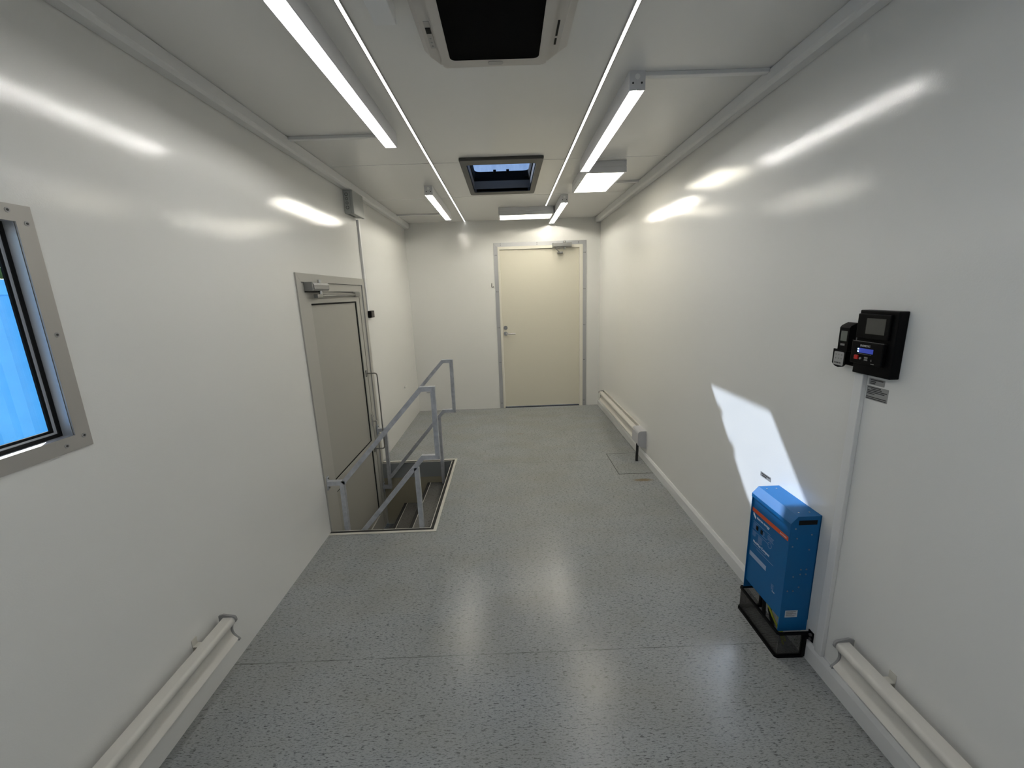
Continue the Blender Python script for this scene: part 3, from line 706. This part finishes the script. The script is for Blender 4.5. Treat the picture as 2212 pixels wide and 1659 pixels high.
obj('spec_block', bx(BM(), xf - .0004, xf, 1.535, 1.655, .296, .318), M_paleink, fp)
for y0, c in ((1.618, M_blackm), (1.586, M_blackm)): obj('rocker_switch', bx(BM(), xf - .003, xf, y0 - .007, y0 + .006, .440, .459, .001), c, fp)
text('Multi', .0080, (xf - .0004, 1.483, .238), RY, UP, M_whiteink, fp)
b = BM(); path_tube(b, [(1.14, 1.60, .16), (1.11, 1.56, .12), (1.10, 1.50, .095), (1.115, 1.46, .04), (1.12, 1.45, .004)], .0042, 8)
path_tube(b, [(1.14, 1.52, .16), (1.118, 1.50, .12), (1.10, 1.45, .090), (1.12, 1.44, .03)], .0042, 8)
obj('earth_cable', b, M_yellow, iv, True)
b = BM(); path_tube(b, [(1.13, 1.60, .30), (1.125, 1.60, .08), (1.13, 1.60, .004)], .008, 8); path_tube(b, [(1.14, 1.56, .30), (1.125, 1.56, .08), (1.14, 1.55, .004)], .008, 8)
obj('power_cable', b, M_cable, iv, True)
# black perforated guard under it
gd = thing('cable_guard', 'black perforated metal guard on the floor under the blue inverter', 'guard', (1.12, 1.53, 0))
gx0, gx1, gy0, gy1, gz = 1.052, 1.164, 1.392, 1.668, .113
obj('mesh_front', bx(BM(), gx0 + .001, gx0 + .0022, gy0 + .003, gy1 - .003, .004, gz - .004), M_meshyz, gd)
for y in (gy0 + .001, gy1 - .0022): obj('mesh_side', bx(BM(), gx0 + .003, gx1 - .002, y, y + .0012, .004, gz - .004), M_meshxz, gd)
b = BM(); q = .0045
for z, rr in ((gz, q), (.006, q + .0012)):
    path_tube(b, [(XR - .004 if z > .05 else gx1 - .004, gy0, z), (gx0 + .006, gy0, z), (gx0, gy0 + .006, z), (gx0, gy1 - .006, z), (gx0 + .006, gy1, z), (XR - .004 if z > .05 else gx1 - .004, gy1, z)], rr, square=True, up=Vector((0, 0, 1)))
for y in (gy0, gy1): path_tube(b, [(gx1 - .006, y, .006), (gx1 - .006, y, gz - .016), (XR - .004, y, gz - .016)], .007, square=True, up=Vector((0, 1, 0)))
obj('rim', b, M_black, gd)
tab = obj('mounting_tab', bx(BM(), XR - .004, XR - .0008, gy0 - .022, gy0 + .006, .084, .128, .001), M_black, gd)
for z in (.095, .114): obj('bolt', cyl(BM(), (XR - .004, gy0 - .010, z), (XR - .010, gy0 - .010, z), .006, seg=12), M_dsteel, tab)

# trunking down the right wall
o = obj('conduit', bx(BM(), XR - .016, XR, 1.311, 1.345, .0805, 1.199, .002), M_trunk)
tag(o, 'white cable conduit running up the right wall to the black control unit', 'conduit')

# silver stickers
def sticker(label, y0, y1, z0, z1, lines, grp='silver stickers on the right wall'):
    r = obj('sticker', prism(BM(), rrect(y0, y1, z0, z1, .002, 3), 'x', XR - .0008, XR), M_sill); tag(r, label, 'sticker', grp)
    b = BM(); n = len(lines); hh = (z1 - z0)
    for k, (a, c) in enumerate(lines):
        if c <= a: continue
        z = z1 - hh * (k + .8) / (n + .6); bx(b, XR - .0011, XR - .0008, y1 - (y1 - y0) * c, y1 - (y1 - y0) * a, z - hh * .25 / n, z + hh * .25 / n)
    obj('print', b, M_ink, r)
sticker('rounded silver sticker directly below the black control unit', 1.246, 1.303, 1.1675, 1.1885, [(.1, .9), (.1, .45), (.1, .42)])
sticker('larger silver sticker with lines of text, lower of the two beside the conduit', 1.229, 1.307, 1.118, 1.163, [(.05, .65), (.2, .7), (.05, .95), (.05, .85), (.05, .4), (0, 0), (.03, .95), (.03, .95)])
sticker('small silver sticker on the wall above the blue inverter', 1.727, 1.805, .610, .632, [(.1, .9), (.15, .6)])

# ------------------------------------------------------------------ black control unit
cu_ = thing('control_unit', 'black wall control unit with a dark screen above a lit blue display', 'control panel', (XR, 1.272, 1.201))
obj('enclosure', bx(BM(), XR - .030, XR, 1.203, 1.341, 1.202, 1.407, .0025), M_black, cu_)
up_ = obj('screen_module', bx(BM(), XR - .0375, XR - .0301, 1.222, 1.338, 1.318, 1.396, .002), M_black, cu_)
obj('screen', bx(BM(), XR - .0380, XR - .0376, 1.236, 1.303, 1.334, 1.383), M_screen, up_)
lo = obj('heater_controller', bx(BM(), XR - .0420, XR - .0301, 1.226, 1.343, 1.236, 1.308, .003), M_black, cu_)
xq = XR - .0421
text('DOMETIC', .0085, (xq, 1.309, 1.2925), RY, UP, mat('grey_lettering', (.45, .47, .46), .5), lo, bold=.0002)
obj('display', bx(BM(), xq - .0003, xq, 1.259, 1.312, 1.2725, 1.287), M_lcd, lo)
for z in (1.2835, 1.2760): obj('indicator_lamp', bx(BM(), xq - .0008, xq, 1.3115, 1.3165, z - .0022, z + .0022, .0006), M_led, lo)
obj('on_off_button', bx(BM(), xq - .005, xq, 1.309, 1.323, 1.250, 1.264, .0015), M_red, lo)
obj('knob', cyl(BM(), (xq, 1.301, 1.2545), (xq - .003, 1.301, 1.2545), .0038, seg=16), M_dashgrey, lo)
for z in (1.249, 1.256): obj('button', bx(BM(), xq - .0008, xq, 1.275, 1.288, z, z + .005, .0005), M_dashgrey, lo)
obj('small_print', bx(BM(), xq - .0003, xq, 1.264, 1.314, 1.2685, 1.2697), M_dashgrey, lo); obj('small_print', bx(BM(), xq - .0003, xq, 1.250, 1.262, 1.2405, 1.243), M_dashgrey, lo)
text('5', .0085, (xq, 1.264, 1.2495), RY, UP, mat('pale_grey_lettering', (.35, .35, .35), .5), lo)
b = BM(); bx(b, XR - .0425, XR - .0418, 1.226, 1.341, 1.3085, 1.3095)
obj('chrome_edge', b, M_dashgrey, lo)

# remote in its holder
rm = thing('remote_control', 'black remote control standing in a wall holder left of the control unit', 'remote control', (XR - .02, 1.393, 1.225))
prism_r = [(1.372, 1.218), (1.414, 1.218), (1.414, 1.352), (1.372, 1.352)]
b = BM(); prism(b, [(XR - .006, 1.222), (XR - .031, 1.222), (XR - .031, 1.345), (XR - .026, 1.352), (XR - .006, 1.362)], 'y', 1.3725, 1.4135)
obj('body', b, M_black, rm)
obj('display', bx(BM(), XR - .0316, XR - .0311, 1.379, 1.405, 1.300, 1.334), M_lcdgrey, rm)
obj('button', bx(BM(), XR - .0325, XR - .0311, 1.384, 1.402, 1.284, 1.291, .0005), M_dashgrey, rm)
hd = thing('remote_holder', 'black wall holder with a pale keypad card, cradling the remote control', 'holder', (XR - .02, 1.395, 1.208))
b = BM(); bx(b, XR - .005, XR - .0005, 1.368, 1.418, 1.215, 1.300, .001)
prism(b, [(1.367, 1.222), (1.376, 1.213), (1.393, 1.209), (1.410, 1.213), (1.421, 1.222), (1.421, 1.271), (1.367, 1.266)], 'x', XR - .038, XR - .0325)
bx(b, XR - .037, XR - .001, 1.367, 1.3705, 1.222, 1.266); bx(b, XR - .037, XR - .001, 1.4155, 1.419, 1.222, 1.270)
obj('cradle', b, M_black, hd)
kc = obj('keypad_card', prism(BM(), rrect(1.3725, 1.4145, 1.2165, 1.263, .004, 3), 'x', XR - .0386, XR - .0381), M_keypad, hd)
b = BM()
for y in (1.382, 1.394, 1.406):
    for z in (1.253, 1.240): cyl(b, (XR - .0389, y, z), (XR - .0386, y, z), .0026, seg=12)
obj('key', b, M_dashgrey, kc)
text('DOMETIC', .0068, (XR - .0388, 1.4105, 1.2225), RY, UP, M_ink, kc, bold=.0002)

# ------------------------------------------------------------------ outside the window
ZG = -.90
M_ground = mat('yard_gravel', (0.42, 0.40, 0.37), 0.9)
v = coords(M_ground); L(M_ground, ramp(M_ground, noise(M_ground, v, 30, 4), [(0.3, (0.32, 0.30, 0.28)), (0.7, (0.52, 0.50, 0.46))]), bsdf(M_ground).inputs['Base Color'])
struct('ground', bx(BM(), -40, 30, -30, 40, ZG - .1, ZG), M_ground)
ct = thing('shipping_container', 'blue corrugated shipping container seen through the left window', 'container', (-4.4, 1.5, ZG))
M_cont = mat('sky_blue_container_paint', (0.035, 0.30, 0.78), 0.45)
v = coords(M_cont); L(M_cont, ramp(M_cont, noise(M_cont, v, 6, 5, .7), [(0.3, (0.045, 0.37, 0.82)), (0.7, (0.065, 0.43, 0.90))]), bsdf(M_cont).inputs['Base Color'])
cx, cz1 = -3.20, 1.70
b = BM(); t = bmesh.new(); y = -1.5; pts = []
while y < 4.5:
    pts += [(cx - .045, y), (cx - .045, y + .07), (cx - .010, y + .138), (cx - .010, y + .208)]; y += .276
pv = None
for x_, y_ in pts:
    a_, c_ = t.verts.new((x_, y_, ZG + .15)), t.verts.new((x_, y_, cz1 - .09))
    if pv: t.faces.new((pv[0], a_, c_, pv[1]))
    pv = (a_, c_)
join(b, t); obj('corrugated_wall', b, M_cont, ct)
b = BM(); bx(b, cx - .10, cx, -1.5, 4.56, cz1 - .10, cz1, .006); bx(b, cx - .10, cx, -1.5, 4.56, ZG, ZG + .16); obj('frame_rail', b, M_cont, ct)
b = BM(); bx(b, cx - .11, cx + .005, 4.56, 4.72, ZG, cz1 + .01); bx(b, cx - .11, cx + .005, -1.66, -1.50, ZG, cz1 + .01); obj('corner_post', b, M_cont, ct)
b = BM(); bx(b, cx - 2.43, cx - .10, -1.5, 4.6, cz1 - .06, cz1 - .02); bx(b, cx - 2.43, cx - 2.35, -1.5, 4.6, ZG, cz1 - .02); bx(b, cx - 2.43, cx - .1, 4.56, 4.62, ZG, cz1 - .02)
obj('roof', b, M_cont, ct)
tr = thing('tree', 'leafy green tree standing behind the blue container', 'tree', (-9.5, 7.8, ZG))
b = BM(); path_tube(b, [(-9.5, 7.8, ZG), (-9.4, 7.8, .6), (-9.5, 7.9, 1.8), (-9.3, 7.9, 3.2)], .14, 10); obj('trunk', b, mat('bark', (.10, .08, .06), .9), tr)
t = bmesh.new()
for k in range(5200):
    u = Vector((random.gauss(0, 1), random.gauss(0, 1), random.gauss(0, 1))).normalized() * (random.random() ** .4)
    c_ = Vector((-9.4 + u.x * 2.0, 7.9 + u.y * 2.6, 2.7 + u.z * 2.0)); n_ = Vector((random.gauss(0, 1), random.gauss(0, 1), random.gauss(0, 1))).normalized()
    a_ = n_.orthogonal().normalized() * .10; d_ = n_.cross(a_).normalized() * .05
    t.faces.new([t.verts.new(c_ + q_) for q_ in (a_, d_, -a_, -d_)])
M_leaf = mat('leaf_green', (.10, .17, .04), .6)
obj('foliage', t, M_leaf, tr)
